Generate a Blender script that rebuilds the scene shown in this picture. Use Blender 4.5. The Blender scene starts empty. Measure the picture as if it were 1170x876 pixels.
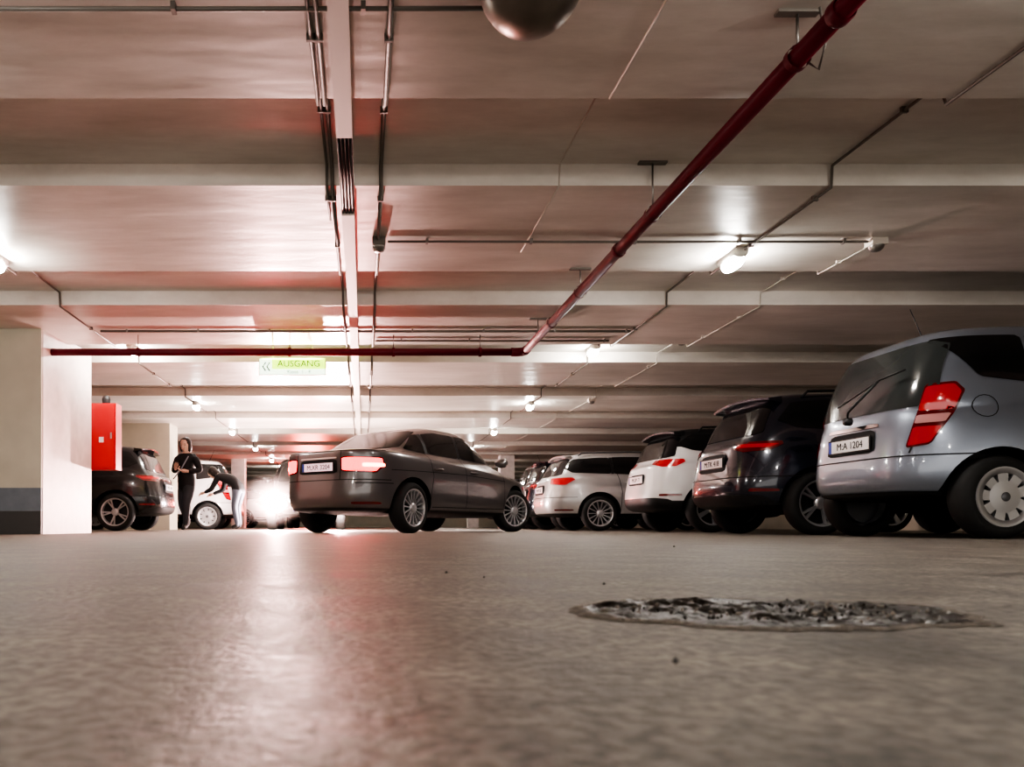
import bpy, bmesh, math, random
from math import sin, cos, pi, radians
from mathutils import Vector, Matrix
from mathutils.bvhtree import BVHTree
random.seed(4)
S = bpy.context.scene
F = 880.0; VX = 415.0; VY = 600.0; CH = 0.10

# ------------------------------------------------------------------ materials
def mat(name, col, rough=.5, metal=0, coat=0, emit=None, es=0, noise=0, nscale=8, bump=0, spec=.5):
    m = bpy.data.materials.new(name); m.use_nodes = True
    nt = m.node_tree; b = nt.nodes['Principled BSDF']
    b.inputs['Base Color'].default_value = (*col, 1)
    b.inputs['Roughness'].default_value = rough
    b.inputs['Metallic'].default_value = metal
    b.inputs['Coat Weight'].default_value = coat
    b.inputs['Coat Roughness'].default_value = .06
    b.inputs['Specular IOR Level'].default_value = spec
    if emit:
        b.inputs['Emission Color'].default_value = (*emit, 1)
        b.inputs['Emission Strength'].default_value = es
    if noise or bump:
        tc = nt.nodes.new('ShaderNodeTexCoord')
        n = nt.nodes.new('ShaderNodeTexNoise'); n.inputs['Scale'].default_value = nscale
        n.inputs['Detail'].default_value = 6
        nt.links.new(tc.outputs['Object'], n.inputs['Vector'])
        if noise:
            r = nt.nodes.new('ShaderNodeValToRGB')
            r.color_ramp.elements[0].position = .3; r.color_ramp.elements[1].position = .7
            r.color_ramp.elements[0].color = (*[max(0, c*(1-noise)) for c in col], 1)
            r.color_ramp.elements[1].color = (*[min(1, c*(1+noise)) for c in col], 1)
            nt.links.new(n.outputs['Fac'], r.inputs['Fac'])
            nt.links.new(r.outputs['Color'], b.inputs['Base Color'])
        if bump:
            bp = nt.nodes.new('ShaderNodeBump'); bp.inputs['Strength'].default_value = bump
            bp.inputs['Distance'].default_value = .01
            nt.links.new(n.outputs['Fac'], bp.inputs['Height'])
            nt.links.new(bp.outputs['Normal'], b.inputs['Normal'])
    return m

def floor_material():
    m = bpy.data.materials.new('floor_concrete'); m.use_nodes = True
    nt = m.node_tree; b = nt.nodes['Principled BSDF']; N = nt.nodes.new; L = nt.links.new
    tc = N('ShaderNodeTexCoord')
    n1 = N('ShaderNodeTexNoise'); n1.inputs['Scale'].default_value = 5.5; n1.inputs['Detail'].default_value = 12; n1.inputs['Roughness'].default_value = .74
    n2 = N('ShaderNodeTexNoise'); n2.inputs['Scale'].default_value = 80; n2.inputs['Detail'].default_value = 6
    n3 = N('ShaderNodeTexNoise'); n3.inputs['Scale'].default_value = 480; n3.inputs['Detail'].default_value = 3
    for n in (n1, n2, n3): L(tc.outputs['Object'], n.inputs['Vector'])
    r1 = N('ShaderNodeValToRGB'); e = r1.color_ramp.elements
    e[0].position = .38; e[0].color = (.12, .104, .088, 1); e[1].position = .62; e[1].color = (.36, .328, .288, 1)
    L(n1.outputs['Fac'], r1.inputs['Fac'])
    r2 = N('ShaderNodeValToRGB'); e = r2.color_ramp.elements
    e[0].position = .38; e[0].color = (.45, .44, .42, 1); e[1].position = .60; e[1].color = (1.05, 1.03, 1, 1)
    L(n2.outputs['Fac'], r2.inputs['Fac'])
    mx = N('ShaderNodeMix'); mx.data_type = 'RGBA'; mx.blend_type = 'MULTIPLY'; mx.inputs[0].default_value = .85
    L(r1.outputs['Color'], mx.inputs[6]); L(r2.outputs['Color'], mx.inputs[7])
    L(mx.outputs[2], b.inputs['Base Color'])
    mr = N('ShaderNodeMapRange'); mr.inputs['From Min'].default_value = .3; mr.inputs['From Max'].default_value = .7
    mr.inputs['To Min'].default_value = .36; mr.inputs['To Max'].default_value = .64
    L(n1.outputs['Fac'], mr.inputs['Value']); L(mr.outputs['Result'], b.inputs['Roughness'])
    bp = N('ShaderNodeBump'); bp.inputs['Strength'].default_value = .6; bp.inputs['Distance'].default_value = .006
    L(n2.outputs['Fac'], bp.inputs['Height'])
    bp2 = N('ShaderNodeBump'); bp2.inputs['Strength'].default_value = .65; bp2.inputs['Distance'].default_value = .0016
    L(n3.outputs['Fac'], bp2.inputs['Height']); L(bp.outputs['Normal'], bp2.inputs['Normal'])
    L(bp2.outputs['Normal'], b.inputs['Normal'])
    return m

def ceiling_material():
    m = bpy.data.materials.new('ceiling_paint'); m.use_nodes = True
    nt = m.node_tree; b = nt.nodes['Principled BSDF']; N = nt.nodes.new; L = nt.links.new
    tc = N('ShaderNodeTexCoord')
    mp = N('ShaderNodeMapping'); mp.inputs['Scale'].default_value = (.5, 1.6, 1)
    L(tc.outputs['Object'], mp.inputs['Vector'])
    n1 = N('ShaderNodeTexNoise'); n1.inputs['Scale'].default_value = 1.6; n1.inputs['Detail'].default_value = 9; n1.inputs['Roughness'].default_value = .66
    L(mp.outputs['Vector'], n1.inputs['Vector'])
    r1 = N('ShaderNodeValToRGB'); e = r1.color_ramp.elements
    e[0].position = .3; e[0].color = (.55, .51, .455, 1); e[1].position = .64; e[1].color = (.76, .72, .665, 1)
    L(n1.outputs['Fac'], r1.inputs['Fac']); L(r1.outputs['Color'], b.inputs['Base Color'])
    mr = N('ShaderNodeMapRange'); mr.inputs['To Min'].default_value = .24; mr.inputs['To Max'].default_value = .48
    L(n1.outputs['Fac'], mr.inputs['Value']); L(mr.outputs['Result'], b.inputs['Roughness'])
    n2 = N('ShaderNodeTexNoise'); n2.inputs['Scale'].default_value = 3; n2.inputs['Detail'].default_value = 2
    L(mp.outputs['Vector'], n2.inputs['Vector'])
    bp = N('ShaderNodeBump'); bp.inputs['Strength'].default_value = .25; bp.inputs['Distance'].default_value = .03
    L(n2.outputs['Fac'], bp.inputs['Height']); L(bp.outputs['Normal'], b.inputs['Normal'])
    return m

M_floor = floor_material(); M_ceil = ceiling_material()
M_wall = mat('wall_cream', (.58, .53, .43), .6, noise=.06, nscale=3)
M_pier = mat('pier_white', (.66, .60, .57), .5, noise=.10, nscale=7)
M_band = mat('band_grey', (.19, .21, .24), .6, noise=.1)
M_band2 = mat('band_dark', (.075, .072, .07), .6)
M_red = mat('red_pipe_paint', (.15, .012, .024), .45, noise=.12, nscale=5, spec=.3)
M_redbox = mat('red_cabinet', (.50, .006, .010), .35)
M_steel = mat('galvanised', (.30, .28, .26), .35, metal=.8)
M_cond = mat('conduit_grey', (.18, .16, .14), .5)
M_trunk = mat('trunking', (.62, .56, .50), .5)
M_black = mat('black_plastic', (.012, .012, .013), .5)
M_rubber = mat('tyre_rubber', (.018, .018, .018), .75)
M_rim = mat('alloy', (.62, .62, .64), .3, metal=.75)
M_rimd = mat('alloy_dark', (.15, .15, .16), .4, metal=.5)
M_glass = mat('tinted_glass', (.008, .008, .009), .06, spec=.5)
M_rglass = mat('rear_glass', (.035, .04, .04), .10, spec=.5)
M_sglass = mat('sedan_rear_glass', (.02, .02, .021), .18, spec=.25)
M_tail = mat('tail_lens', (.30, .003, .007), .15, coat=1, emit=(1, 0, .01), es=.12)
M_taild = mat('tail_lens_dark', (.13, .002, .004), .12, coat=1)
M_tailw = mat('tail_clear', (.55, .26, .26), .15, coat=1)
M_tailon = mat('tail_lit', (.8, .0, .0), .2, emit=(1, .0, .0), es=3.5)
M_tailcore = mat('tail_core', (1, .1, .08), .2, emit=(1, .10, .04), es=16)
M_head = mat('head_lens', (.6, .6, .62), .1, metal=.6, coat=1)
M_headon = mat('head_lit', (1, 1, 1), .2, emit=(1, .78, .74), es=500)
M_plate = mat('plate_white', (.75, .72, .72), .4)
M_plate_lit = mat('plate_lit', (.7, .55, .6), .4, emit=(1, .62, .70), es=.45)
M_line = mat('panel_gap', (.01, .01, .01), .8)
M_tube = mat('lamp_diffuser', (1, 1, 1), .3, emit=(1, .955, .90), es=190)
M_blue = mat('plate_blue', (.02, .06, .35), .4)
M_chrome = mat('chrome', (.6, .6, .6), .12, metal=1)

# ------------------------------------------------------------------ mesh helpers
COL = S.collection
def link(o, parent=None):
    COL.objects.link(o)
    if parent: o.parent = parent
    return o
def empty(name, loc=(0, 0, 0), rz=0):
    e = bpy.data.objects.new(name, None); e.empty_display_size = .2
    e.location = loc; e.rotation_euler = (0, 0, rz); return link(e)
class MB:
    """mesh builder with material slots"""
    def __init__(s): s.v = []; s.f = []; s.mi = []; s.mats = []; s.sm = []
    def slot(s, m):
        if m not in s.mats: s.mats.append(m)
        return s.mats.index(m)
    def add(s, vs, fs, m, smooth=False):
        o = len(s.v); k = s.slot(m); s.v += [tuple(v) for v in vs]
        for f in fs: s.f.append([i+o for i in f]); s.mi.append(k); s.sm.append(smooth)
    def box(s, lo, hi, m, R=None):
        x0, y0, z0 = lo; x1, y1, z1 = hi
        vs = [(x0,y0,z0),(x1,y0,z0),(x1,y1,z0),(x0,y1,z0),(x0,y0,z1),(x1,y0,z1),(x1,y1,z1),(x0,y1,z1)]
        if R is not None: vs = [R @ Vector(v) for v in vs]
        s.add(vs, [(0,3,2,1),(4,5,6,7),(0,1,5,4),(1,2,6,5),(2,3,7,6),(3,0,4,7)], m)
    def tube(s, pts, r, m, n=10, smooth=True, rads=None):
        pts = [Vector(p) for p in pts]; vs = []; fs = []
        for i, p in enumerate(pts):
            a = pts[max(0, i-1)]; b = pts[min(len(pts)-1, i+1)]
            d = (b-a).normalized(); up = Vector((0, 0, 1)) if abs(d.z) < .9 else Vector((1, 0, 0))
            u = d.cross(up).normalized(); w = u.cross(d)
            rr = rads[i] if rads else r
            for k in range(n):
                t = 2*pi*k/n; vs.append(p+(u*cos(t)+w*sin(t))*rr)
        for i in range(len(pts)-1):
            for k in range(n):
                fs.append((i*n+k, i*n+(k+1) % n, (i+1)*n+(k+1) % n, (i+1)*n+k))
        fs.append(tuple(range(n))[::-1]); fs.append(tuple(range((len(pts)-1)*n, len(pts)*n)))
        s.add(vs, fs, m, smooth)
    def lathe(s, prof, m, n=40, axis='y', c=(0, 0, 0), smooth=True, closed=False):
        vs = []; fs = []; c = Vector(c)
        for (r, h) in prof:
            for k in range(n):
                t = 2*pi*k/n
                if axis == 'y': p = Vector((r*cos(t), h, r*sin(t)))
                elif axis == 'z': p = Vector((r*cos(t), r*sin(t), h))
                else: p = Vector((h, r*cos(t), r*sin(t)))
                vs.append(p+c)
        L = len(prof)
        for i in range(L if closed else L-1):
            j = (i+1) % L
            for k in range(n): fs.append((i*n+k, i*n+(k+1) % n, j*n+(k+1) % n, j*n+k))
        s.add(vs, fs, m, smooth)
    def obj(s, name, parent=None, fix=True):
        me = bpy.data.meshes.new(name); me.from_pydata(s.v, [], s.f)
        for m in s.mats: me.materials.append(m)
        for p, k, sm in zip(me.polygons, s.mi, s.sm): p.material_index = k; p.use_smooth = sm
        if fix:
            bm = bmesh.new(); bm.from_mesh(me); bmesh.ops.recalc_face_normals(bm, faces=bm.faces); bm.to_mesh(me); bm.free()
        return link(bpy.data.objects.new(name, me), parent)
def bake(o):
    dg = bpy.context.evaluated_depsgraph_get(); dg.update()
    me = bpy.data.meshes.new_from_object(o.evaluated_get(dg)); return me

# ------------------------------------------------------------------ room
ZS, ZR = 2.30, 2.435
X0, X1, YB, YF = -9.5, 10.8, -5.0, 38.0
PER, BST, BW = 2.70, 4.99, 1.68
def zc(y):
    t = (y-BST) % PER
    return ZS if t < BW else ZR
def ceil_pts(ya, yb, off=0.0):
    """profile polyline (y,z)"""
    out = [(ya, zc(ya)-off)]
    k = math.floor((ya-BST)/PER)-1
    ev = []
    while BST+k*PER < yb+PER:
        ev.append((BST+k*PER, 'down')); ev.append((BST+k*PER+BW, 'up')); k += 1
    for y, t in ev:
        if ya < y < yb:
            if t == 'down': out += [(y-.012-off, ZR-off), (y-off, ZS-off)]
            else: out += [(y+off, ZS-off), (y+.05+off, ZR-off)]
    out.append((yb, zc(yb)-off)); return out
b = MB()
b.add([(X0, YB, 0), (X1, YB, 0), (X1, YF, 0), (X0, YF, 0)], [(0, 1, 2, 3)], M_floor); b.obj('floor', fix=False)
b = MB(); pr = ceil_pts(YB, YF)
vs = []
for (y, z) in pr: vs += [(X0, y, z), (X1, y, z)]
fs = [(2*i, 2*i+2, 2*i+3, 2*i+1) for i in range(len(pr)-1)]
n = len(vs); vs += [(X0, YB, 2.7), (X1, YB, 2.7), (X0, YF, 2.7), (X1, YF, 2.7)]
fs += [(n, n+1, n+3, n+2)]
b.add(vs, fs, M_ceil); b.obj('ceiling', fix=False)
def wall(name, lo, hi, m=M_wall, band=True):
    q = MB(); q.box(lo, hi, m); q.obj(name)
wall('wall_right', (X1, YB, 0), (X1+.2, YF, 2.7)); wall('wall_left', (X0-.2, YB, 0), (X0, YF, 2.7))
wall('wall_far', (X0, YF, 0), (X1, YF+.2, 2.7))
# side wall return with painted base bands and pier
PX = -3.6
b = MB()
b.box((X0, 8.63, .52), (PX-.5, 8.85, 2.32), M_wall); b.box((X0, 8.625, .26), (PX-.5, 8.85, .52), M_band); b.box((X0, 8.62, 0), (PX-.5, 8.85, .26), M_band2)
b.box((PX-.5, 8.62, .52), (PX-.004, 8.8, 2.32), M_wall); b.box((PX-.5, 8.615, .26), (PX-.004, 8.8, .52), M_band); b.box((PX-.5, 8.61, 0), (PX-.004, 8.8, .26), M_band2)
b.obj('wall_side')
b = MB(); b.box((PX-.5, 8.66, 0), (PX, 10.2, 2.36), M_pier); b.obj('pillar')
b = MB(); b.box((-5.6, 16.6, 0), (-4.17, 17.3, 2.36), M_wall); b.obj('pillar')
for (x, y) in ((4.55, 24.5), (-4.2, 26), (4.55, 32)):
    b = MB(); b.box((x-.22, y-.22, 0), (x+.22, y+.22, 2.36), M_pier); b.obj('pillar')

# ------------------------------------------------------------------ ceiling services
def run_long(x, ya, yb, name, r=.011, m=M_cond, off=.02, wob=0):
    q = MB(); pts = []
    for (y, z) in ceil_pts(ya, yb, off): pts.append((x, y, z))
    q.tube(pts, r, m, 8)
    y = ya+.4
    while y < yb and y < 14:
        z = zc(y)
        if abs(zc(y+.1)-zc(y-.1)) < .01: q.box((x-.02, y-.008, z-off-r-.003), (x+.02, y+.008, z+.004), m)
        y += .85
    return q.obj(name)
run_long(3.02, .5, 30, 'conduit', r=.009); run_long(-3.02, .5, 30, 'conduit', r=.009)
run_long(-.20, .5, 26, 'conduit', r=.012); run_long(-.235, .5, 5.5, 'conduit', r=.009)
run_long(.115, .5, 26, 'conduit', r=.013); run_long(3.95, 6.0, 22, 'conduit', r=.005, m=M_trunk)
q = MB(); q.tube([(1.27, y, z) for (y, z) in ceil_pts(.5, 6.2, .0)], .006, M_trunk, 6); q.obj('trim_1')
q = MB()
for (ya, yb) in ((.5, 4.28), (5.35, 22)):
    q.box((-.15, ya, ZS-.05), (-.06, yb, ZS-.0), M_trunk)
q.box((-.15, 4.28, ZS-.02), (-.06, 5.35, ZS), M_band2)
for k in range(4): q.tube([(-.14+.022*k, 4.2, ZS-.03), (-.135+.02*k, 4.8, ZS-.034), (-.14+.022*k, 5.4, ZS-.03)], .007, M_black, 6)
q.obj('cable_trunking')
def cross(y, xa, xb, name='conduit', r=.012, z=None):
    q = MB(); z = (zc(y)-.02) if z is None else z
    q.tube([(xa, y, z), ((xa+xb)/2, y, z-.002), (xb, y, z)], r, M_cond, 8)
    x = xa+.3
    while x < xb: q.box((x-.01, y-.02, z-.015), (x+.01, y+.02, zc(y)+.003), M_steel); x += .8
    q.obj(name)
cross(5.92, .19, 3.88, r=.010); cross(8.65, -2.95, 3.0, r=.014); cross(9.1, .15, 2.9, r=.012); cross(3.25, -1.9, .55, r=.01)
def detector(x, y, name='smoke_detector', s=1.):
    q = MB(); z = zc(y)
    q.box((x-.06*s, y-.05*s, z-.05*s), (x+.06*s, y+.05*s, z), M_trunk)
    q.lathe([(.0, z-.095*s), (.03*s, z-.09*s), (.05*s, z-.07*s), (.055*s, z-.05*s)], M_steel, 20, 'z', (x, y, 0)); q.obj(name)
for (x, y) in ((3.95, 5.93), (3.97, 9.6), (3.97, 13.4), (.12, 12.6)): detector(x, y)
q = MB(); z = ZS; q.box((.07, 5.86, z-.06), (.17, 5.98, z), M_cond)
q.lathe([(0, z-.10), (.04, z-.095), (.05, z-.06)], M_steel, 16, 'z', (.12, 5.92, 0)); q.obj('junction_box')
# red sprinkler main
PZ = 2.10; PXX = 1.86; PYY = 8.9
q = MB()
q.tube([(PXX, .3, PZ), (PXX, 5, PZ), (PXX, PYY-.12, PZ)], .042, M_red, 20)
q.tube([(PXX, PYY-.14, PZ), (PXX, PYY-.07, PZ), (PXX-.025, PYY-.02, PZ), (PXX-.075, PYY, PZ), (PXX-.15, PYY, PZ)], .05, M_red, 20)
q.tube([(PXX-.12, PYY, PZ), (-1, PYY, PZ), (-3.12, PYY, PZ), (-3.598, PYY, PZ)], .042, M_red, 20)
for y in (1.6, 3.3, 4.95, 6.6, 8.2):
    zt = zc(y)
    q.lathe([(.052, y-.018), (.052, y+.018)], M_red, 20, 'y', (PXX, 0, PZ))
    q.tube([(PXX, y, PZ+.04), (PXX, y, zt)], .006, M_steel, 6)
    q.box((PXX-.09, y-.02, zt-.012), (PXX+.09, y+.02, zt), M_cond)
for x in (-2.6, -.85, .35, 1.35):
    zt = zc(PYY); q.tube([(x, PYY, PZ+.04), (x, PYY, zt)], .006, M_steel, 6)
    q.lathe([(.052, x-.015), (.052, x+.015)], M_red, 20, 'x', (0, PYY, PZ))
q.tube([(PXX+.05, 3.3, PZ-.02), (PXX+.08, 3.28, PZ-.06), (PXX+.10, 3.26, PZ+.05), (PXX+.06, 3.24, PZ+.18)], .005, M_cond, 6)
for y in (3.0, 5.6, 7.6): q.lathe([(.048, y-.03), (.052, y-.02), (.052, y+.02), (.048, y+.03)], M_red, 20, 'y', (PXX, 0, PZ))
q.obj('sprinkler_pipe')
# dome on the ceiling
q = MB(); prof = []
for k in range(13):
    t = k/12*pi/2; prof.append((.205*sin(t)+.0001, 2.235-.215*cos(t)))
prof += [(.215, 2.235), (.215, 2.30)]
q.lathe(prof, mat('dome_metal', (.26, .22, .19), .36, metal=.85, noise=.2, nscale=5), 48, 'z', (.655, 3.0, 0)); q.obj('ceiling_dome')
# luminaires: oval bulkhead lamps
M_lens_h = mat('lamp_housing', (.7, .68, .62), .4)
for k in range(-2, 8):
    for sx in (-1, 1):
        y = 6.25+3.8*k; x = 3.0*sx
        if y > YF-1: continue
        z = min(zc(y-.3), zc(y+.3), zc(y))
        e = empty('ceiling_lamp', (x, y, z))
        q = MB(); q.tube([(0, -.16, -.022), (0, -.15, -.022), (0, .15, -.022), (0, .16, -.022)], .05, M_lens_h, 14, rads=[.04, .055, .055, .04])
        q.tube([(0, -.14, -.075), (0, -.11, -.075), (0, -.05, -.075), (0, .05, -.075), (0, .11, -.075), (0, .14, -.075)], .055, M_tube, 16, rads=[.015, .043, .055, .055, .043, .015])
        if z < zc(y): q.box((-.01, -.01, 0), (.01, .01, zc(y)-z), M_lens_h)
        q.obj('housing', e)
# exit sign
def text(body, size, m, loc, rot, parent=None, name='lettering', ext=.002):
    c = bpy.data.curves.new(name, 'FONT'); c.body = body; c.size = size; c.extrude = ext; c.align_x = 'CENTER'; c.align_y = 'CENTER'
    o = bpy.data.objects.new(name, c); COL.objects.link(o); me = bake(o); bpy.data.objects.remove(o)
    me.materials.clear(); me.materials.append(m)
    o = bpy.data.objects.new(name, me); o.location = loc; o.rotation_euler = rot; return link(o, parent)
e = empty('exit_sign', (-.865, 9.4, 2.035))
M_sw = mat('sign_white', (.9, .95, .9), .4, emit=(.75, 1, .8), es=1.6)
M_sy = mat('sign_yellow', (.8, .95, .2), .4, emit=(.55, 1, .04), es=1.5)
q = MB(); q.box((-.41, 0, -.105), (.41, .09, .105), M_lens_h); q.box((-.40, -.006, -.095), (-.25, .0, .095), M_sw); q.box((-.245, -.006, -.095), (.40, 0, -.03), M_sw)
q.box((-.245, -.006, -.028), (.40, 0, .095), M_sy)
q.box((-.25, .03, .105), (-.23, .05, .265), M_steel); q.box((.23, .03, .105), (.25, .05, .265), M_steel)
q.obj('housing', e)
M_ink = mat('sign_ink', (.02, .05, .02), .5)
for dx in (-.36, -.31):
    q = MB(); q.tube([(dx+.035, -.01, .05), (dx, -.01, 0), (dx+.035, -.01, -.05)], .009, M_ink, 6); q.obj('chevron', e)
text('AUSGANG', .11, M_ink, (.08, -.009, .034), (pi/2, 0, 0), e); text('Kasse  1 - 4', .06, M_ink, (.08, -.009, -.063), (pi/2, 0, 0), e)
l = bpy.data.lights.new('sign_uplight', 'AREA'); l.energy = 7; l.color = (.75, 1, .12); l.shape = 'RECTANGLE'; l.size = .7; l.size_y = .08
o = bpy.data.objects.new('sign_glow', l); o.location = (0, -.06, .11); o.rotation_euler = (pi-.5, 0, 0); link(o, e)
# hydrant cabinet
e = empty('fire_hose_cabinet', (-3.52, 10.215, 0)); q = MB()
q.box((-.26, 0, .84), (.24, .24, 1.72), M_redbox); q.box((-.24, -.012, .87), (.22, 0, 1.69), M_redbox); q.box((.17, -.02, 1.25), (.19, -.012, 1.33), M_steel)
q.box((.02, -.014, 1.2), (.08, -.012, 1.27), M_plate)
q.lathe([(.0, 1.84), (.04, 1.83), (.055, 1.79), (.05, 1.72)], M_black, 16, 'z', (.08, .1, 0)); q.obj('cabinet', e)

# ------------------------------------------------------------------ pothole and grit
M_pot = mat('wet_rubble', (.030, .024, .018), .28, noise=.85, nscale=60, bump=1, spec=.32)
M_peb = mat('pebble', (.26, .23, .20), .12, noise=.3, nscale=60)
M_rimc = mat('crumbled_edge', (.17, .145, .12), .7, noise=.4, nscale=90, bump=1)
from mathutils import noise as mn
q = MB(); NR, NA = 26, 110; cx, cy = .462, .875
vs = []; rows = []
for i in range(NR+1):
    for j in range(NA):
        a = 2*pi*j/NA; rr = i/NR
        wob = 1+.12*mn.noise(Vector((cos(a)*1.4, sin(a)*1.4, 2)))+.10*mn.noise(Vector((cos(a)*5, sin(a)*5, 5)))+.06*mn.noise(Vector((cos(a)*14, sin(a)*14, 1)))
        x = cx+.222*wob*rr*cos(a); y = cy+.150*wob*rr*sin(a)
        edge = min(1, (1-rr)*6)
        z = .0008+edge*(max(0, mn.noise(Vector((x*34, y*34, 0))))*.011+abs(mn.noise(Vector((x*120, y*120, 3))))*.005)
        if rr > .90: z += .0022*sin((rr-.90)/.10*pi)
        vs.append((x, y, z))
quads = lambda i0, i1: [(i*NA+j, i*NA+(j+1) % NA, (i+1)*NA+(j+1) % NA, (i+1)*NA+j) for i in range(i0, i1) for j in range(NA)]
q.add(vs, quads(0, NR-2), M_pot, True); q.add(vs, quads(NR-2, NR), M_rimc, True)
for k in range(190):
    a = random.random()*2*pi; rr = math.sqrt(random.random())*.85; x = cx+.2*rr*cos(a)+.0; y = cy+.135*rr*sin(a); r = random.uniform(.0008, .0034)
    pv = [Vector(v)*r*random.uniform(.7, 1.2)+Vector((x, y, r*.6+.003)) for v in ((1,0,0),(-1,0,0),(0,1,0),(0,-1,0),(0,0,1),(0,0,-1))]
    q.add(pv, [(0,2,4),(2,1,4),(1,3,4),(3,0,4),(2,0,5),(1,2,5),(3,1,5),(0,3,5)], M_pot if k % 2 else M_peb)
q.obj('pothole', fix=False)
q = MB()
for (px, py, r) in ((772, 758, .0028), (510, 655, .003), (553, 660, .0025), (690, 668, .003), (770, 625, .006), (480, 800, .0012)):
    Y = CH*F/(py-VY); x = (px-VX)/F*Y
    pv = [Vector(v)*r*random.uniform(.7, 1.3)+Vector((x, Y, r*.6)) for v in ((1,0,0),(-1,0,0),(0,1,0),(0,-1,0),(0,0,1),(0,0,-.6))]
    q.add(pv, [(0,2,4),(2,1,4),(1,3,4),(3,0,4),(2,0,5),(1,2,5),(3,1,5),(0,3,5)], M_band2)
q.obj('floor_grit', fix=False)

# ------------------------------------------------------------------ cars
def chaikin(p, r=.14, it=2):
    for _ in range(it):
        o = []
        for i in range(len(p)):
            a = p[i]; c = p[(i+1) % len(p)]
            o.append((a[0]+(c[0]-a[0])*r, a[1]+(c[1]-a[1])*r)); o.append((a[0]+(c[0]-a[0])*(1-r), a[1]+(c[1]-a[1])*(1-r)))
        p = o
    return p
def clip(poly, x, keep):
    out = []
    for i in range(len(poly)):
        a = poly[i]; c = poly[(i+1) % len(poly)]
        ia = (a[0] >= x) if keep > 0 else (a[0] <= x); ic = (c[0] >= x) if keep > 0 else (c[0] <= x)
        if ia: out.append(a)
        if ia != ic:
            t = (x-a[0])/(c[0]-a[0]); out.append((x, a[1]+(c[1]-a[1])*t))
    return out
def body_mesh(levels, N=64):
    vs = []; fs = []
    for (xr, xf, w, zr, zf, n, cr) in levels:
        xc = (xr+xf)/2; a = (xf-xr)/2
        for k in range(N):
            t = 2*pi*(k+.5)/N; c = cos(t); s_ = sin(t)
            u = math.copysign(abs(c)**(2/n), c); v = math.copysign(abs(s_)**(2/n), s_)
            z = zr+(zf-zr)*(u+1)/2+cr*(1-u*u)
            vs.append((xc+a*u, w*v, z))
    for i in range(len(levels)-1):
        for k in range(N): fs.append((i*N+k, i*N+(k+1) % N, (i+1)*N+(k+1) % N, (i+1)*N+k))
    fs.append(tuple(range(N))[::-1]); fs.append(tuple(range((len(levels)-1)*N, len(levels)*N)))
    return vs, fs
def wheel_mesh(name, r, rimr, wd, style, n):
    q = MB(); o = -wd/2
    q.lathe([(rimr-.005, o+.012), (rimr+.012, o), (r-.05, o-.004), (r-.018, o+.012), (r, o+.045), (r, -o-.045), (r-.018, -o-.012), (r-.05, -o+.004), (rimr, -o)], M_rubber, 48)
    q.lathe([(rimr+.004, o+.006), (rimr-.014, o+.004), (rimr-.022, o+.02), (rimr-.03, -o-.02)], M_rim, 48)
    q.lathe([(rimr, o+.09), (.0, o+.09)], M_black if style != 'cap' else M_rimd, 32)
    q.lathe([(.20*rimr+.02, o+.05), (.18*rimr+.02, o+.018), (.03, o+.012), (.0, o+.012)], M_rim, 24)
    def spoke(ang, w0, w1, r0, r1, y0, y1, th=.03, sk=0):
        vs = []
        for (rr, ww, yy, ss) in ((r0, w0, y0, 0), (r1, w1, y1, sk)):
            for (sg, dy) in ((-1, 0), (1, 0), (1, th), (-1, th)):
                t = ang+ss; px, pz = rr*cos(t)-sg*ww*sin(t), rr*sin(t)+sg*ww*cos(t)
                vs.append((px, yy+dy, pz))
        q.add(vs, [(0,1,5,4),(1,2,6,5),(2,3,7,6),(3,0,4,7),(4,5,6,7),(0,3,2,1)], M_rim)
    for k in range(n):
        a = 2*pi*k/n+pi/2
        if style == 'twin':
            spoke(a, .011, .012, .05, rimr-.01, o+.025, o+.008, sk=.14); spoke(a, .011, .012, .05, rimr-.01, o+.025, o+.008, sk=-.14)
        elif style == 'multi': spoke(a, .007, .009, .045, rimr-.01, o+.03, o+.006)
        elif style == 'five': spoke(a, .022, .034, .04, rimr-.01, o+.025, o+.008)
        elif style == 'cap':
            spoke(a, .03, .045, .05, rimr-.012, o+.012, o+.006)
    if style == 'cap':
        q.lathe([(.12*1.0, o+.008), (.02, o+.002), (0, o+.002)], M_rim, 32)
        q.lathe([(rimr, o), (rimr-.045, o+.0), (rimr-.045, o+.03)], M_rim, 48)
        q.lathe([(.035, o+.0), (.03, o-.004), (0, o-.004)], M_rimd, 20)
    ob = q.obj(name); me = ob.data; bpy.data.objects.remove(ob); return me

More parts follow.
